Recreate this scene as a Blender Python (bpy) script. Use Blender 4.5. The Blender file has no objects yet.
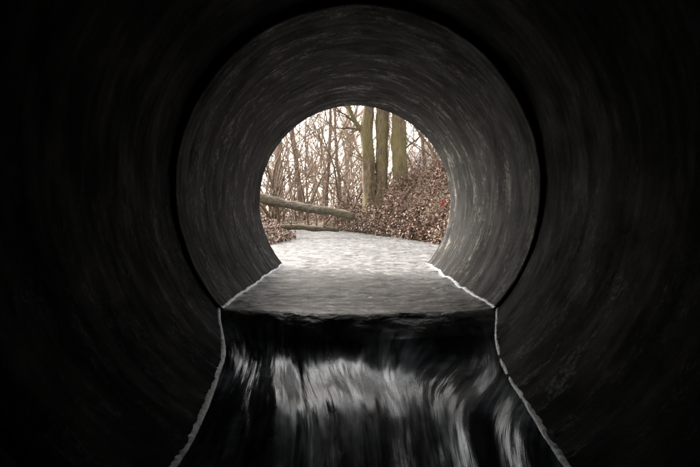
import bpy, math, random
from mathutils import Vector, noise as mn
random.seed(7)
sc=bpy.context.scene
try:
    sc.view_settings.view_transform='Standard'; sc.view_settings.look='None'; sc.view_settings.exposure=0
except Exception: pass

# ---------------------------------------------------------------- helpers
def nz(x,y,z=0.0): return mn.noise(Vector((x,y,z)))
def make(name,V,F,mat,smooth=True,uv=None):
    me=bpy.data.meshes.new(name); me.from_pydata(V,[],F)
    if uv is not None:
        l=me.uv_layers.new(name='UVMap')
        idx=[0]*len(me.loops); me.loops.foreach_get('vertex_index',idx)
        flat=[]
        for i in idx: flat.extend(uv[i])
        l.data.foreach_set('uv',flat)
    if smooth: me.polygons.foreach_set('use_smooth',[True]*len(me.polygons))
    me.materials.append(mat); me.update()
    o=bpy.data.objects.new(name,me); sc.collection.objects.link(o); return o
class NT:
    def __init__(s,name):
        s.m=bpy.data.materials.new(name); s.m.use_nodes=True
        s.t=s.m.node_tree; s.n=s.t.nodes; s.b=s.n['Principled BSDF']
    def add(s,t,**k):
        n=s.n.new(t)
        for a,v in k.items(): setattr(n,a,v)
        return n
    def link(s,a,b): s.t.links.new(a,b)
    def ramp(s,src,stops):
        r=s.add('ShaderNodeValToRGB'); e=r.color_ramp.elements
        while len(e)<len(stops): e.new(0.5)
        for i,(p,c) in enumerate(stops):
            e[i].position=p; e[i].color=(c[0],c[1],c[2],1) if not isinstance(c,(int,float)) else (c,c,c,1)
        s.link(src,r.inputs['Fac']); return r.outputs['Color']
    def mapped(s,src,scale,rot=0):
        m=s.add('ShaderNodeMapping'); m.inputs['Scale'].default_value=scale; m.inputs['Rotation'].default_value=(0,0,rot)
        s.link(src,m.inputs['Vector']); return m.outputs['Vector']
    def noise(s,vec,scale,detail=6,rough=.6,dist=0):
        n=s.add('ShaderNodeTexNoise'); n.inputs['Scale'].default_value=scale
        n.inputs['Detail'].default_value=detail; n.inputs['Roughness'].default_value=rough
        n.inputs['Distortion'].default_value=dist
        s.link(vec,n.inputs['Vector']); return n.outputs['Fac']
    def maprange(s,src,a,b,c,d):
        mr=s.add('ShaderNodeMapRange'); s.link(src,mr.inputs[0])
        for i,v in ((1,a),(2,b),(3,c),(4,d)): mr.inputs[i].default_value=v
        return mr.outputs[0]
    def mix(s,f,a,b,mode='MIX'):
        m=s.add('ShaderNodeMix',data_type='RGBA',blend_type=mode)
        for v,i in ((f,0),(a,6),(b,7)):
            if hasattr(v,'is_output'): s.link(v,m.inputs[i])
            elif i==0: m.inputs[0].default_value=v
            else: m.inputs[i].default_value=(v[0],v[1],v[2],1)
        return m.outputs[2]
    def math(s,op,a,b=0.0):
        m=s.add('ShaderNodeMath',operation=op)
        for v,i in ((a,0),(b,1)):
            if hasattr(v,'is_output'): s.link(v,m.inputs[i])
            else: m.inputs[i].default_value=v
        return m.outputs[0]
    def bump(s,h,strength,dist,prev=None):
        b=s.add('ShaderNodeBump'); b.inputs['Strength'].default_value=strength; b.inputs['Distance'].default_value=dist
        s.link(h,b.inputs['Height'])
        if prev: s.link(prev,b.inputs['Normal'])
        return b.outputs['Normal']

# ---------------------------------------------------------------- materials
def concrete_mat(name,base,light,rough,sl,se,spec,hi=None):
    k=NT(name); uv=k.add('ShaderNodeUVMap').outputs['UV']
    v1=k.mapped(uv,(1.2,2.6,1),.12); v2=k.mapped(uv,(3,14,1),-.04); v3=k.mapped(uv,(.75,2.2,1),.25); v4=k.mapped(uv,(1.1,.9,1),-.4)
    v6=k.mapped(uv,(6,9,1),.2)
    n1=k.noise(v1,1.7,14,.75,.3); n2=k.noise(v2,1.5,8,.7,.2); n3=k.noise(v3,2.6,15,.8,.4); n4=k.noise(v4,1.5,8,.65,.3); n5=k.noise(uv,34,6,.8)
    n6=k.noise(v6,2.2,8,.8,.4)
    col=k.ramp(n1,[(.40,[c*.2 for c in base]),(.5,base),(.62,[c*2.6 for c in base])])
    st=k.ramp(n2,[(.58,0),(.64,1)]); col=k.mix(k.math('MULTIPLY',st,sl),col,light)
    ef=k.ramp(n3,[(.52,0),(.565,1)]); ef=k.math('MULTIPLY',ef,k.ramp(n6,[(.44,.08),(.53,1)]))
    if hi is not None:   # upper-wall darkness put into the colour; pale deposit fades upward too
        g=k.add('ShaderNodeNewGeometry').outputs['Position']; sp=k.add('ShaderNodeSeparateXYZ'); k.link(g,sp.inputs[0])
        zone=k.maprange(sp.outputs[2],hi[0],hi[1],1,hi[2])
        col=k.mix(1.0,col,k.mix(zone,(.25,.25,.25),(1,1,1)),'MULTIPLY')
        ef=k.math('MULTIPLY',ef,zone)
    col=k.mix(k.math('MULTIPLY',ef,se),col,light)
    dk=k.ramp(n4,[(.42,.10),(.58,1)]); col=k.mix(1.0,col,dk,'MULTIPLY')
    g_=k.ramp(n5,[(.44,.3),(.56,1.3)]); col=k.mix(1.0,col,g_,'MULTIPLY')
    k.link(col,k.b.inputs['Base Color'])
    k.b.inputs['Specular IOR Level'].default_value=spec
    k.link(k.ramp(n1,[(.35,rough-.12),(.65,rough+.25)]),k.b.inputs['Roughness'])
    b=k.bump(n1,.4,.02); b=k.bump(n2,.25,.006,b); b=k.bump(n3,.6,.02,b); b=k.bump(n5,1.0,.010,b)
    k.link(b,k.b.inputs['Normal']); return k.m
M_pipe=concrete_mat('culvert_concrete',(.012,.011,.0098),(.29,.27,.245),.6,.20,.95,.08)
M_pipe2=concrete_mat('culvert_concrete_shaded',(.003,.003,.0033),(.19,.195,.205),.6,.22,.85,.04,(.12,1.0,.02))  # near sections: same concrete, tunnel shade put into a darker colour

def water_mat():
    k=NT('creek_water'); g=k.add('ShaderNodeNewGeometry').outputs['Position']
    sep=k.add('ShaderNodeSeparateXYZ'); k.link(g,sep.inputs[0])
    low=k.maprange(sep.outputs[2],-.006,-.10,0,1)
    k.b.inputs['IOR'].default_value=1.38
    v1=k.mapped(g,(2.0,2.4,1)); v2=k.mapped(g,(4.5,6,2)); v3=k.mapped(g,(12,15,4))
    n1=k.noise(v1,2.0,6,.55,1.0); n2=k.noise(v2,1.5,7,.65,1.2); n3=k.noise(v3,1.3,4,.6,.6)
    dn=k.math('SUBTRACT',3.3,sep.outputs[1])
    conv=k.math('ADD',1.0,k.math('MULTIPLY',dn,.42))
    xc=k.math('MULTIPLY',k.math('SUBTRACT',sep.outputs[0],.10),conv)
    wv=k.noise(k.mapped(g,(1.0,.6,0)),1.0,0,.4,0)
    off=k.math('MULTIPLY',k.math('SUBTRACT',wv,.5),.8)
    cb=k.add('ShaderNodeCombineXYZ'); k.link(k.math('ADD',xc,off),cb.inputs[0]); k.link(sep.outputs[1],cb.inputs[1])
    s1=k.noise(k.mapped(cb.outputs[0],(3.6,.8,1)),1.0,3,.45,0)
    s2=k.noise(k.mapped(cb.outputs[0],(16,.9,1)),1.0,6,.6,0)
    s3=k.noise(k.mapped(cb.outputs[0],(2.6,1.6,1)),1.3,4,.55,0)
    s4=k.noise(k.mapped(cb.outputs[0],(50,1.6,1)),1.0,4,.6,0)
    fst=k.math('MULTIPLY',k.ramp(s2,[(.36,0),(.70,1)]),k.ramp(s3,[(.44,0),(.66,1)]))
    fst=k.math('MULTIPLY',fst,k.ramp(s4,[(.25,.45),(.65,1)]))
    fst=k.math('MULTIPLY',fst,low)
    up=k.ramp(n2,[(.40,(.05,.053,.055)),(.60,(.29,.295,.30))])  # silvery sky sheen and ripple contrast put into the water colour
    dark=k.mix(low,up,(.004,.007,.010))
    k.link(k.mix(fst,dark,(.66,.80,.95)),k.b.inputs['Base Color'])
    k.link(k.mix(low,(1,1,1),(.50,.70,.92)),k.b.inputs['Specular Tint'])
    k.link(k.math('ADD',k.math('MULTIPLY',fst,.12),k.math('ADD',.13,k.math('MULTIPLY',low,.05))),k.b.inputs['Roughness'])
    inv=k.math('MULTIPLY',k.math('SUBTRACT',1.0,low),k.maprange(sep.outputs[1],3.0,3.8,.35,1))
    hu=k.math('ADD',k.math('ADD',k.math('MULTIPLY',n1,.06),k.math('MULTIPLY',n2,.034)),k.math('MULTIPLY',n3,.009))
    hl=k.math('ADD',k.math('ADD',k.math('MULTIPLY',s1,.075),k.math('MULTIPLY',s2,.007)),k.math('MULTIPLY',s4,.0008))
    h=k.math('ADD',k.math('MULTIPLY',hu,inv),k.math('MULTIPLY',hl,low))
    k.link(k.bump(h,.8,1.0),k.b.inputs['Normal']); return k.m
M_water=water_mat()

k=NT('foam_crust'); g=k.add('ShaderNodeNewGeometry').outputs['Position']
n=k.noise(g,70,6,.7); n2=k.noise(g,14,6,.7)
k.link(k.ramp(n2,[(.38,(.14,.16,.19)),(.62,(.68,.77,.88))]),k.b.inputs['Base Color'])
k.b.inputs['Roughness'].default_value=.28; k.b.inputs['IOR'].default_value=1.6
k.link(k.bump(n,.7,.005),k.b.inputs['Normal']); M_foam=k.m

def bark(name,dark,light,moss=None,sc_=(6,6,1.2),mf=.6):
    k=NT(name); g=k.add('ShaderNodeNewGeometry').outputs['Position']
    v=k.mapped(g,sc_); n=k.noise(v,3,8,.7,.5)
    col=k.ramp(n,[(.38,dark),(.60,light)])
    if moss:
        m=k.noise(g,1.4,5,.65); col=k.mix(k.ramp(m,[(.42,0),(.58,mf)]),col,moss)
    k.link(col,k.b.inputs['Base Color']); k.b.inputs['Roughness'].default_value=.85
    k.link(k.bump(n,1,.05),k.b.inputs['Normal']); return k.m
M_trunk=bark('mossy_bark',(.035,.023,.012),(.20,.145,.085),(.14,.12,.035),(9,9,1.3))
M_log=bark('log_bark',(.018,.013,.009),(.17,.135,.095),(.085,.08,.03),(2.5,9,9),.5)
M_twig=bark('twig_bark',(.055,.034,.022),(.20,.135,.09))
M_hazed=bark('hazed_bark',(.26,.19,.145),(.45,.35,.28))  # distance haze put into the paler bark colour

k=NT('leaves'); gi=k.add('ShaderNodeNewGeometry')
k.link(k.ramp(gi.outputs['Random Per Island'],[(0,(.022,.014,.010)),(.35,(.10,.058,.042)),(.65,(.22,.14,.108)),(.9,(.37,.265,.22)),(1,(.08,.09,.03))]),k.b.inputs['Base Color'])
k.b.inputs['Roughness'].default_value=.7; k.b.inputs['Specular IOR Level'].default_value=.25; M_leaf=k.m
k=NT('soil'); g=k.add('ShaderNodeNewGeometry').outputs['Position']
n=k.noise(g,3,10,.7); n2=k.noise(g,25,6,.7)
col=k.ramp(n,[(.35,(.03,.02,.013)),(.6,(.11,.08,.05))]); col=k.mix(k.ramp(n2,[(.45,0),(.6,.6)]),col,(.2,.14,.095))
k.link(col,k.b.inputs['Base Color']); k.b.inputs['Roughness'].default_value=.9
k.link(k.bump(n2,1,.04),k.b.inputs['Normal']); M_soil=k.m
def flat(name,c,r=.8):
    k=NT(name); g=k.add('ShaderNodeNewGeometry').outputs['Position']
    n=k.noise(g,2.5,6,.6); k.link(k.ramp(n,[(.3,[a*.8 for a in c]),(.7,[a*1.1 for a in c])]),k.b.inputs['Base Color'])
    k.b.inputs['Roughness'].default_value=r; return k.m
M_wall=flat('render_wall',(.45,.43,.46)); M_roof=flat('roof_tiles',(.30,.27,.28)); M_glass=flat('window_glass',(.06,.07,.08),.15)
M_red=flat('red_plastic',(.35,.03,.03),.4)

# ---------------------------------------------------------------- culvert pipe
CX,CZ=.04,.784
R1=1.2; R2=1.226; CZ2=CZ+.022
def pipe_mesh(name,y0,y1,ri,ro,mat,ny,na=288,seed=0,cz=CZ):
    V=[];UV=[];F=[]
    rows=[]
    ys=[y0+(y1-y0)*i/ny for i in range(ny+1)]
    for j,y in enumerate(ys):
        rg=.003*nz(y*10,seed,1.3)+.0035*nz(y*24,seed,7.7)
        base=len(V)
        for i in range(na+1):
            a=-math.pi/2+2*math.pi*i/na
            r=ri+rg+.008*nz(math.cos(a)*2,math.sin(a)*2,y*1.5+seed)+.003*nz(math.cos(a)*9,math.sin(a)*9,y*9)
            if j in(0,ny): r+=.006+.010*nz(math.cos(a)*12,math.sin(a)*12,seed)
            V.append((CX+r*math.cos(a),y,cz+r*math.sin(a))); UV.append((a*ri,y+seed*3.7))
        rows.append(base)
    for (y,r) in ((ys[-1],ro),(ys[0],ro)):
        base=len(V)
        for i in range(na+1):
            a=-math.pi/2+2*math.pi*i/na
            V.append((CX+r*math.cos(a),y,cz+r*math.sin(a))); UV.append((a*r,y+seed*3.7+(ro-ri)))
        rows.append(base)
    rows.append(rows[0])
    for b0,b1 in zip(rows[:-1],rows[1:]):
        for i in range(na): F.append((b0+i,b0+i+1,b1+i+1,b1+i))
    return make(name,V,F,mat,True,UV)
root=bpy.data.objects.new('culvert_tunnel',None); sc.collection.objects.link(root)
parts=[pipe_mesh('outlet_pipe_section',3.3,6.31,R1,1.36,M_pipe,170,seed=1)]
yy=3.293; s=2
for L in (2.0,2.4,2.4,2.4,2.4,2.4):
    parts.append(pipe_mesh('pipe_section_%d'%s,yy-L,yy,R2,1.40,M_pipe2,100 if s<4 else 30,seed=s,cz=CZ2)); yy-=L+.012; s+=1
V=[];F=[]
for j,(y,r) in enumerate(((6.0,1.46),(yy-.3,1.46))):
    for i in range(96):
        a=2*math.pi*i/96; V.append((CX+r*math.cos(a),y,CZ+r*math.sin(a)))
for i in range(96): F.append((i,(i+1)%96,96+(i+1)%96,96+i))
F.append(tuple(range(96,192)))
parts.append(make('light_block_sleeve',V,F,M_pipe2))  # unseen sleeve with closed rear end, added to keep light out
V=[];F=[];N=128
def sq(a):
    c,s_=math.cos(a),math.sin(a); t=min(7/abs(c) if abs(c)>1e-6 else 99, (2.1 if s_>0 else 1.7)/abs(s_) if abs(s_)>1e-6 else 99); return t*c,t*s_
for y in (6.28,5.9):
    for i in range(N):
        a=2*math.pi*i/N; V.append((CX+1.358*math.cos(a),y,CZ+1.358*math.sin(a)))
    for i in range(N):
        a=2*math.pi*i/N; x,z=sq(a); V.append((CX+x,y,CZ+z))
for i in range(N):
    j=(i+1)%N
    F+= [(i,j,N+j,N+i),(2*N+i,3*N+i,3*N+j,2*N+j),(N+i,N+j,3*N+j,3*N+i)]
parts.append(make('headwall',V,F,M_soil,False))
for p in parts: p.parent=root
V=[];F=[]; xs=[-300,-40,-10,-5,0,5,10,40,300]; ys=[6.0,4,0,-20,-100,-300]
for y in ys:
    for x in xs: V.append((x,y,2.7+.3*nz(x*.3,y*.3)))
for j in range(len(ys)-1):
    for i in range(len(xs)-1): a=j*9+i; F.append((a,a+1,a+10,a+9))
make('embankment_ground',V,F,M_soil)

# ---------------------------------------------------------------- water
D=.215
def sm(t): t=max(0,min(1,t)); return t*t*(3-2*t)
def ripple(x,y): return .016*nz(x*2.6,y*3.2,1)+.009*nz(x*7,y*8,4)
def water_z(x,y):
    c_=(1-min(1,abs(x-CX)/.9)**2)
    yl=3.31+.09*nz(x*2.0,3.3)*c_-.20*c_
    s_=yl-y
    rp=ripple(x,y)*(.35+.65*sm((y-3.2)/.6))
    if s_<=0: return rp
    u=s_*(1+.5*nz(x*3.3+1.7,y*.3,7)*c_+.25*c_)
    z=-D*(1-math.exp(-(u/.43)**1.25))
    t=sm(s_/.55)
    wx=(x-.10)*(1+.42*s_)+.2*nz(x*.8,y*.6,3)
    e=1-min(1,abs(x-CX)/.85)**3*.85
    z+=t*e*(.060*nz(wx*2.6,y*.8,5)+.018*nz(wx*6.5,y*.6,9))
    z+=.03*t*e*math.exp(-((s_-1.0)/.35)**2)*math.cos(x*2.0)
    return z+rp*(1-sm(s_/.3))
def grid(V,F,xs,ys,fn):
    b=len(V); n=len(xs)
    for y in ys:
        for x in xs: V.append((x,y,fn(x,y)))
    for j in range(len(ys)-1):
        for i in range(n-1): a=b+j*n+i; F.append((a,a+1,a+n+1,a+n))
V=[];F=[]
xs=[CX-1.0+2.0*i/180 for i in range(181)]
grid(V,F,xs,[.2+3.4*j/300 for j in range(301)],water_z)
grid(V,F,xs,[3.6+2.71*j/120 for j in range(121)],water_z)
grid(V,F,[CX-1+2*i/20 for i in range(21)],[-14+14.2*j/60 for j in range(61)],water_z)
xs=[-14+24*i/240 for i in range(241)]; ys=[6.31+26*j/260 for j in range(261)]
grid(V,F,xs,ys,ripple)
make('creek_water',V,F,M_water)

V=[];F=[]
for side in (-1,1):
    for (ya,yb,R,w,cz) in ((3.3,6.3,R1,.012,CZ),(.3,3.296,R2,.007,CZ2)):
        n_=int((yb-ya)/.006); b=len(V)
        for j in range(n_+1):
            y=ya+(yb-ya)*j/n_
            xw=.85
            for _ in range(8):
                z=water_z(CX+side*xw,y); xw=math.sqrt(max(.01,R*R-(z-cz)**2))
            ww=w*(1+.8*nz(y*3,side*3,R)+.5*nz(y*11,side*5,2)+.5*nz(y*50,side,2)); ww=max(.003,ww)
            h=.002+.002*nz(y*18,side,1)
            up_=.004+.004*nz(y*7,side,6)+.003*nz(y*45,side,3)
            for q,(dx,dz) in enumerate(((-.02,up_+.006),(.0,.004+h+up_*.5),(ww*.5,h+.003),(ww,.001),(ww+.012,-.02))):
                V.append((CX+side*(xw-dx),y,z+dz))
        for j in range(n_):
            for q in range(4): a=b+j*5+q; F.append((a,a+1,a+6,a+5))
make('foam_edge',V,F,M_foam)

# ---------------------------------------------------------------- ground
def interp(t,pts):
    if t<=pts[0][0]: return pts[0][1]
    for (a,va),(b,vb) in zip(pts[:-1],pts[1:]):
        if t<=b: return va+(vb-va)*(t-a)/(b-a)
    return pts[-1][1]
XL=[(6,-1.8),(10,-1.75),(11.4,-1.5),(13,-1.5),(16,-2.0),(19,-2.8),(25,-6),(32,-12),(60,-40)]
XR=[(6,2.3),(10,2.1),(11,1.95),(14,1.15),(18,.15),(20,-.6),(25,-4),(32,-10),(60,-37)]
def gz(x,y):
    xl=interp(y,XL)+.15*nz(y*.9,1); xr=interp(y,XR)+.2*nz(y*.8,5)
    n_=.10*nz(x*1.1,y*1.1,2)+.05*nz(x*3,y*3,3)
    if x>xr:
        d=x-xr; H=max(.55,min(2.6,.72+.42*x))
        if y>22: H=max(.55,H-(y-22)*.08)
        z=-.15+H*(1-math.exp(-d/.45))+n_*min(1,d/.3)
    elif x<xl:
        d=xl-x; z=-.12+.5*(1-math.exp(-d/.45))+.14*min(d,10)+n_*min(1,d/.3)
    else: z=-.45
    if y<9 and abs(x)>3: z=max(z,min(2.6,(abs(x)-3)*.8*(9-y)/2.7))
    return z
xs=[-300,-150,-80,-40,-25]+[-18+36*i/240 for i in range(241)]+[25,40,80,150,300]
ys=[6.27+24*j/180 for j in range(181)]+[33,38,45,60,90,150,300,600]
V=[];F=[]; grid(V,F,xs,ys,gz)
make('ground',V,F,M_soil)

# ---------------------------------------------------------------- leaves
def add_leaf(V,F,p,s):
    a=random.uniform(0,6.28); t=random.gauss(0,.9); t2=random.gauss(0,.9)
    u=Vector((math.cos(a),math.sin(a),math.sin(t))).normalized()*s
    w=Vector((-math.sin(a),math.cos(a),math.sin(t2))).normalized()*s*.6
    b=len(V); n_=Vector((0,0,s*.25))
    for q in (p-u, p+w, p+u, p-w+n_): V.append(q[:])
    F.append((b,b+1,b+2,b+3))
V=[];F=[]; c=0
while c<90000:
    y=random.uniform(9.5,20); x=interp(y,XR)+random.random()**1.5*4.0-.2
    cl=nz(x*1.4,y*1.4,8)+.6*nz(x*3.5,y*3.5,3)
    hgt=max(0,.30+.9*cl)*(1-random.random()**2)
    z=gz(x,y)
    if z<-.1: z=random.uniform(-.02,.3)
    add_leaf(V,F,Vector((x,y,z+hgt+.02)),random.uniform(.016,.048)); c+=1
make('leaf_covered_bank',V,F,M_leaf,False)
V=[];F=[]; c=0
while c<18000:
    y=random.uniform(9,22); x=interp(y,XL)-random.random()**1.3*4+.05
    add_leaf(V,F,Vector((x,y,max(0,gz(x,y))+.02+.3*random.random()*max(0,nz(x*1.5,y*1.5,3)+.3))),random.uniform(.02,.045)); c+=1
make('leaf_litter',V,F,M_leaf,False)
# small crumpled red wrapper caught on the bank
V=[];F=[]; wx_,wy_=2.12,11.6; wz_=gz(wx_,wy_)+.42
for j in range(9):
    for i in range(9):
        u,v=(i-4)/4,(j-4)/4
        V.append((wx_+u*.07*(1-.3*v*v)+.02*nz(u*3,v*3,1),wy_-.05+.05*nz(u*2,v*2,5)+v*.02,wz_+v*.09*(1-.25*u*u)+.02*nz(u*3,v*3,9)))
for j in range(8):
    for i in range(8): a=j*9+i; F.append((a,a+1,a+10,a+9))
make('crumpled_red_wrapper',V,F,M_red)

# ---------------------------------------------------------------- branches
def tube(V,F,pts,rad,sides):
    b=len(V); n=len(pts); up=Vector((.3,.9,.2))
    for i,p in enumerate(pts):
        d=(pts[min(i+1,n-1)]-pts[max(i-1,0)])
        if d.length<1e-6: d=Vector((0,0,1))
        d.normalize(); u=d.cross(up)
        if u.length<.05: u=d.cross(Vector((1,0,0)))
        u.normalize(); w=d.cross(u)
        for k_ in range(sides):
            a=2*math.pi*k_/sides
            V.append((p+(u*math.cos(a)+w*math.sin(a))*rad[i])[:])
    for i in range(n-1):
        for k_ in range(sides):
            k2=(k_+1)%sides
            F.append((b+i*sides+k_,b+i*sides+k2,b+(i+1)*sides+k2,b+(i+1)*sides+k_))
    F.append(tuple(b+(n-1)*sides+k_ for k_ in range(sides)))
def grow(V,F,p,d,L,r,lev,kids,wob=.18,sides=5,upb=.06,segs=6,rmin=.004):
    pts=[p.copy()]; dirs=[d.normalized()]; d=d.normalized()
    for i in range(segs):
        d=(d+Vector((random.gauss(0,wob),random.gauss(0,wob),random.gauss(0,wob)+upb))).normalized()
        p=p+d*(L/segs); pts.append(p.copy()); dirs.append(d.copy())
    rad=[max(rmin,r*(1-.75*i/segs)) for i in range(segs+1)]
    tube(V,F,pts,rad,max(3,sides))
    if lev>0:
        for _ in range(kids):
            i=random.randint(1,segs); f=Vector((random.gauss(0,1),random.gauss(0,1),random.gauss(.2,.7))).normalized()
            nd=(dirs[i]*.75+f*.8).normalized()
            grow(V,F,pts[i],nd,L*random.uniform(.35,.62),rad[i]*.6,lev-1,kids,wob,sides-1,upb,max(3,segs-1),rmin)

def tree(name,path,radii,mat,limbs,bark_rough=.035):
    V=[];F=[]
    pts=[];rad=[]
    for (a,b_,ra,rb) in zip(path[:-1],path[1:],radii[:-1],radii[1:]):
        for q in range(10):
            t=q/10; p=Vector(a).lerp(Vector(b_),t); pts.append(p+Vector((.07*nz(p.z*.9,path[0][0]*7),0,0))); rad.append((ra+(rb-ra)*t)*(1+.08*nz(p.z*1.3,path[0][0]*5)))
    pts.append(Vector(path[-1])); rad.append(radii[-1])
    b0=len(V); tube(V,F,pts,rad,28)
    for i in range(b0,len(V)):
        x,y,z=V[i]; a=(nz(x*6,y*6,z*1.0)+.6*nz(x*16,y*16,z*3))*bark_rough*1.7
        c_=pts[(i-b0)//28]; v=Vector((x,y,z))-c_
        V[i]=(c_+v*(1+a/max(.05,v.length)*min(1,v.length/.2)))[:]
    for (h,dx,dy,dz,L,r) in limbs:
        i=min(range(len(pts)),key=lambda q:abs(pts[q].z-h))
        grow(V,F,pts[i],Vector((dx,dy,dz)),L,r,2,6,.13,9,.05,8,.006)
    return make(name,V,F,mat)
tree('bare_tree',[(.62,17,.4),(.60,17,1.5),(.55,17.05,3.5),(.50,17.1,6),(.3,17.3,9),(.2,17.3,12)],[.30,.215,.2,.18,.13,.05],M_trunk,
     [(2.2,-.8,-.3,.6,1.5,.03),(3.3,-.9,-.1,.85,2.4,.10),(4.4,-.8,-.5,.7,3.5,.08),(5.2,.3,.6,1,3,.08),(6.4,-.9,.2,.8,3.4,.08),(8,.8,-.2,.8,3,.07),(9.5,-.6,-.4,.9,2.5,.06),(11,.3,.3,1,2,.05)])
tree('bare_tree',[(.98,17.1,.5),(1.02,17.1,1.5),(1.05,17.1,3.5),(1.1,17.2,6),(1.4,17.3,9),(1.6,17.3,12)],[.3,.22,.205,.18,.12,.05],M_trunk,
     [(4.6,.7,.4,.8,3,.08),(5.5,.5,-.6,.9,3,.08),(7,-.3,.7,.9,3.2,.08),(8.5,.9,0,.8,3,.07),(10,-.7,-.2,.9,2.5,.06)])
tree('bare_tree',[(1.75,16.8,.6),(1.68,16.8,1.7),(1.58,16.8,3.6),(1.42,16.8,6),(1.5,16.9,9),(1.4,17,11)],[.34,.26,.225,.19,.12,.05],M_trunk,
     [(2.6,.8,-.3,.7,1.8,.035),(3.7,.9,-.2,.9,2.8,.07),(4.8,.9,-.3,.7,3.4,.08),(5.6,-.5,.5,.9,3,.08),(7,.9,.3,.8,3.2,.08),(8.5,-.8,.1,.8,3,.07),(9.5,.6,-.4,.9,2.5,.06)])
for (x,y,l,r,H) in ((-3.6,23,.5,.12,9),(-2.6,26,-.6,.13,11),(-1.3,25,.3,.09,9),(3.7,24,-.5,.11,10),(-.6,28,-.4,.10,10)):
    tree('bare_tree',[(x,y,.2),(x+l*.25,y,2.2),(x+l*.8,y,5),(x+l,y,H)],[r*1.3,r,r*.8,.03],M_twig,
     [(1.8,-.7,.1,.9,2.2,.03),(2.6,.8,-.2,.8,2.5,.035),(3.5,-.8,0,.8,2.6,.035),(4.2,.6,.4,.9,2.6,.03),(5,-.6,-.3,.9,2.4,.03),(6,.7,0,.9,2.2,.03),(7,-.5,.2,.9,2,.025)])

def log(name,a,b_,r0,r1,bend,stubs):
    V=[];F=[];a=Vector(a);b_=Vector(b_);pts=[];rad=[]
    for i in range(61):
        t=i/60; p=a.lerp(b_,t)+Vector((0,0,bend*math.sin(math.pi*t)+.07*nz(t*5,r0*30))); pts.append(p); rad.append((r0+(r1-r0)*t)*(1+.22*nz(t*11,r0*50,2)))
    tube(V,F,pts,rad,20)
    for i in range(len(V)):
        x,y,z=V[i]; c_=pts[i//20]; v=Vector(V[i])-c_
        V[i]=(c_+v*(1+.22*nz(x*5,y*12,z*12)))[:]
    F.append(tuple(reversed(range(20))))
    for (t,dx,dy,dz,L,r) in stubs: grow(V,F,pts[int(t*60)],Vector((dx,dy,dz)),L,r,1,3,.15,6,.02,5,.006)
    return make(name,V,F,M_log)
log('fallen_log',(-4.6,14.4,1.66),(.05,13.9,.55),.16,.11,-.05,[(.5,.3,-.2,.9,.6,.03),(.75,.5,.4,.8,.5,.025),(.3,-.2,.3,1,1.0,.03),(.97,.9,-.3,-.3,.5,.05)])
log('fallen_log',(-3.6,13.2,.32),(-.35,13.6,.2),.11,.06,.04,[(.6,.2,-.4,.7,.5,.02),(.85,.6,-.3,.5,.4,.02),(.95,.9,.2,.3,.8,.03)])

V=[];F=[]
for _ in range(520):
    y=random.uniform(10.5,19); x=interp(y,XR)+random.random()*3
    grow(V,F,Vector((x,y,gz(x,y))),Vector((random.gauss(-.3,.7),random.gauss(-.3,.6),.9)),random.uniform(.4,1.3),.009,1,3,.25,4,-.10,6,.003)
make('bramble_stems',V,F,M_twig)
def shrub(name,x,y,H,n,spread=.35,mat=M_twig,r=.045,lev=2,kids=4,lean=0):
    V=[];F=[]
    for _ in range(n):
        d=Vector((random.gauss(lean,spread),random.gauss(0,spread),1))
        grow(V,F,Vector((x+random.gauss(0,.15),y+random.gauss(0,.15),gz(x,y)-.05)),d,H*random.uniform(.6,1.1),r*random.uniform(.3,1.6),lev,kids,.14,5,.03,7,.004)
    return make(name,V,F,mat)
for (x,y,H,n,l) in ((-2.7,17,4.6,9,.1),(-1.4,21,5.5,8,-.1),(-3.2,20,5.5,8,.2),(-.4,20.5,5,7,.2),(-2.2,24,6.5,6,0),(2.6,19,4,5,.1),(3.4,17,4,5,-.1),(3.6,21,5,5,-.2)):
    shrub('bare_shrub',x,y,H,n,lean=l)
V=[];F=[]
for _ in range(46):
    y=random.uniform(23,36); x=random.uniform(-.26,.24)*y
    for s_ in range(4):
        grow(V,F,Vector((x+random.gauss(0,.2),y,.3)),Vector((random.gauss(0,.35),random.gauss(0,.35),1)),random.uniform(1.5,6.5),random.uniform(.012,.05),2,4,.15,4,.03,6,.006)
make('bare_thicket',V,F,M_twig)
V=[];F=[]
for _ in range(40):
    y=random.uniform(42,80); x=random.uniform(-.3,.3)*y
    grow(V,F,Vector((x,y,.3)),Vector((random.gauss(0,.08),0,1)),random.uniform(8,18),random.uniform(.1,.25),2,8,.1,5,.04,7,.02)
make('distant_trees',V,F,M_hazed)
V=[];F=[]
for _ in range(26000):
    y=random.uniform(19.5,32); x=random.uniform(-.28,.25)*y
    z=gz(x,y)
    if z<-.05: continue
    add_leaf(V,F,Vector((x,y,z+random.random()**2*1.5*max(.1,.6+nz(x*.8,y*.8,4)))),random.uniform(.03,.06))
make('undergrowth',V,F,M_leaf,False)

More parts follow.
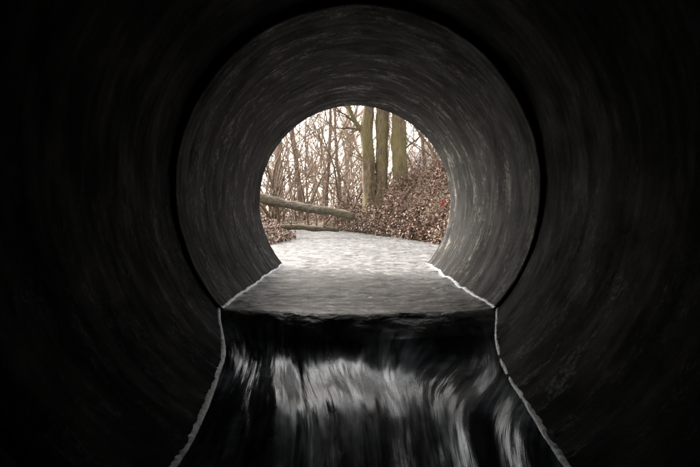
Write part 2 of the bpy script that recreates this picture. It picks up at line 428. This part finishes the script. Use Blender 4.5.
# ---------------------------------------------------------------- house
house=bpy.data.objects.new('house',None); sc.collection.objects.link(house)
def box(name,x0,x1,y0,y1,z0,z1,m):
    V=[(x,y,z) for z in(z0,z1) for y in(y0,y1) for x in(x0,x1)]
    F=[(0,1,3,2),(4,6,7,5),(0,4,5,1),(2,3,7,6),(0,2,6,4),(1,5,7,3)]
    o=make(name,V,F,m,False); o.parent=house; return o
box('walls',6.4,16,50,58,0,5.2,M_wall)
o=make('roof',[(6.0,49.6,5.22),(16.4,49.6,5.22),(16.4,58.4,5.22),(6.0,58.4,5.22),(6.0,54,7.4),(16.4,54,7.4)],[(0,1,5,4),(2,3,4,5),(0,4,3),(1,2,5),(0,3,2,1)],M_roof,False); o.parent=house
for i,x in enumerate((7.2,9.4,11.6,13.8)):
    for j,z in enumerate((1.0,3.4)): box('window_%d_%d'%(i,j),x,x+1.1,49.95,50.1,z,z+1.3,M_glass)
box('door',8.5,9.2,49.94,50.1,0.2,2.3,M_roof)

# ---------------------------------------------------------------- light
el,az=math.radians(42),math.radians(-50)
w=bpy.data.worlds.new('World'); sc.world=w; w.use_nodes=True; t=w.node_tree
sky=t.nodes.new('ShaderNodeTexSky'); sky.sky_type='NISHITA'; sky.sun_disc=False
sky.sun_elevation=el; sky.sun_rotation=az; sky.dust_density=4; sky.air_density=1
hs=t.nodes.new('ShaderNodeHueSaturation'); hs.inputs['Saturation'].default_value=.3
mx=t.nodes.new('ShaderNodeMix'); mx.data_type='RGBA'; mx.blend_type='MULTIPLY'; mx.inputs[0].default_value=1; mx.inputs[7].default_value=(1,.955,.88,1)
t.links.new(sky.outputs[0],hs.inputs['Color']); t.links.new(hs.outputs[0],mx.inputs[6])
bg=t.nodes['Background']; bg.inputs['Strength'].default_value=1.05; t.links.new(mx.outputs[2],bg.inputs['Color'])
L=Vector((math.sin(az)*math.cos(el),math.cos(az)*math.cos(el),math.sin(el)))
sd=bpy.data.lights.new('sun','SUN'); sd.energy=5; sd.angle=math.radians(10); sd.color=(1,.93,.84)
so=bpy.data.objects.new('sun',sd); so.rotation_euler=L.to_track_quat('Z','Y').to_euler(); sc.collection.objects.link(so)

cd=bpy.data.cameras.new('camera'); cd.lens=25.7; cd.sensor_width=36; cd.clip_end=2000; cd.clip_start=.02
co=bpy.data.objects.new('camera',cd); co.location=(0,0,.618); co.rotation_euler=(math.radians(90-2.12),0,math.radians(.2)); sc.collection.objects.link(co)
sc.camera=co
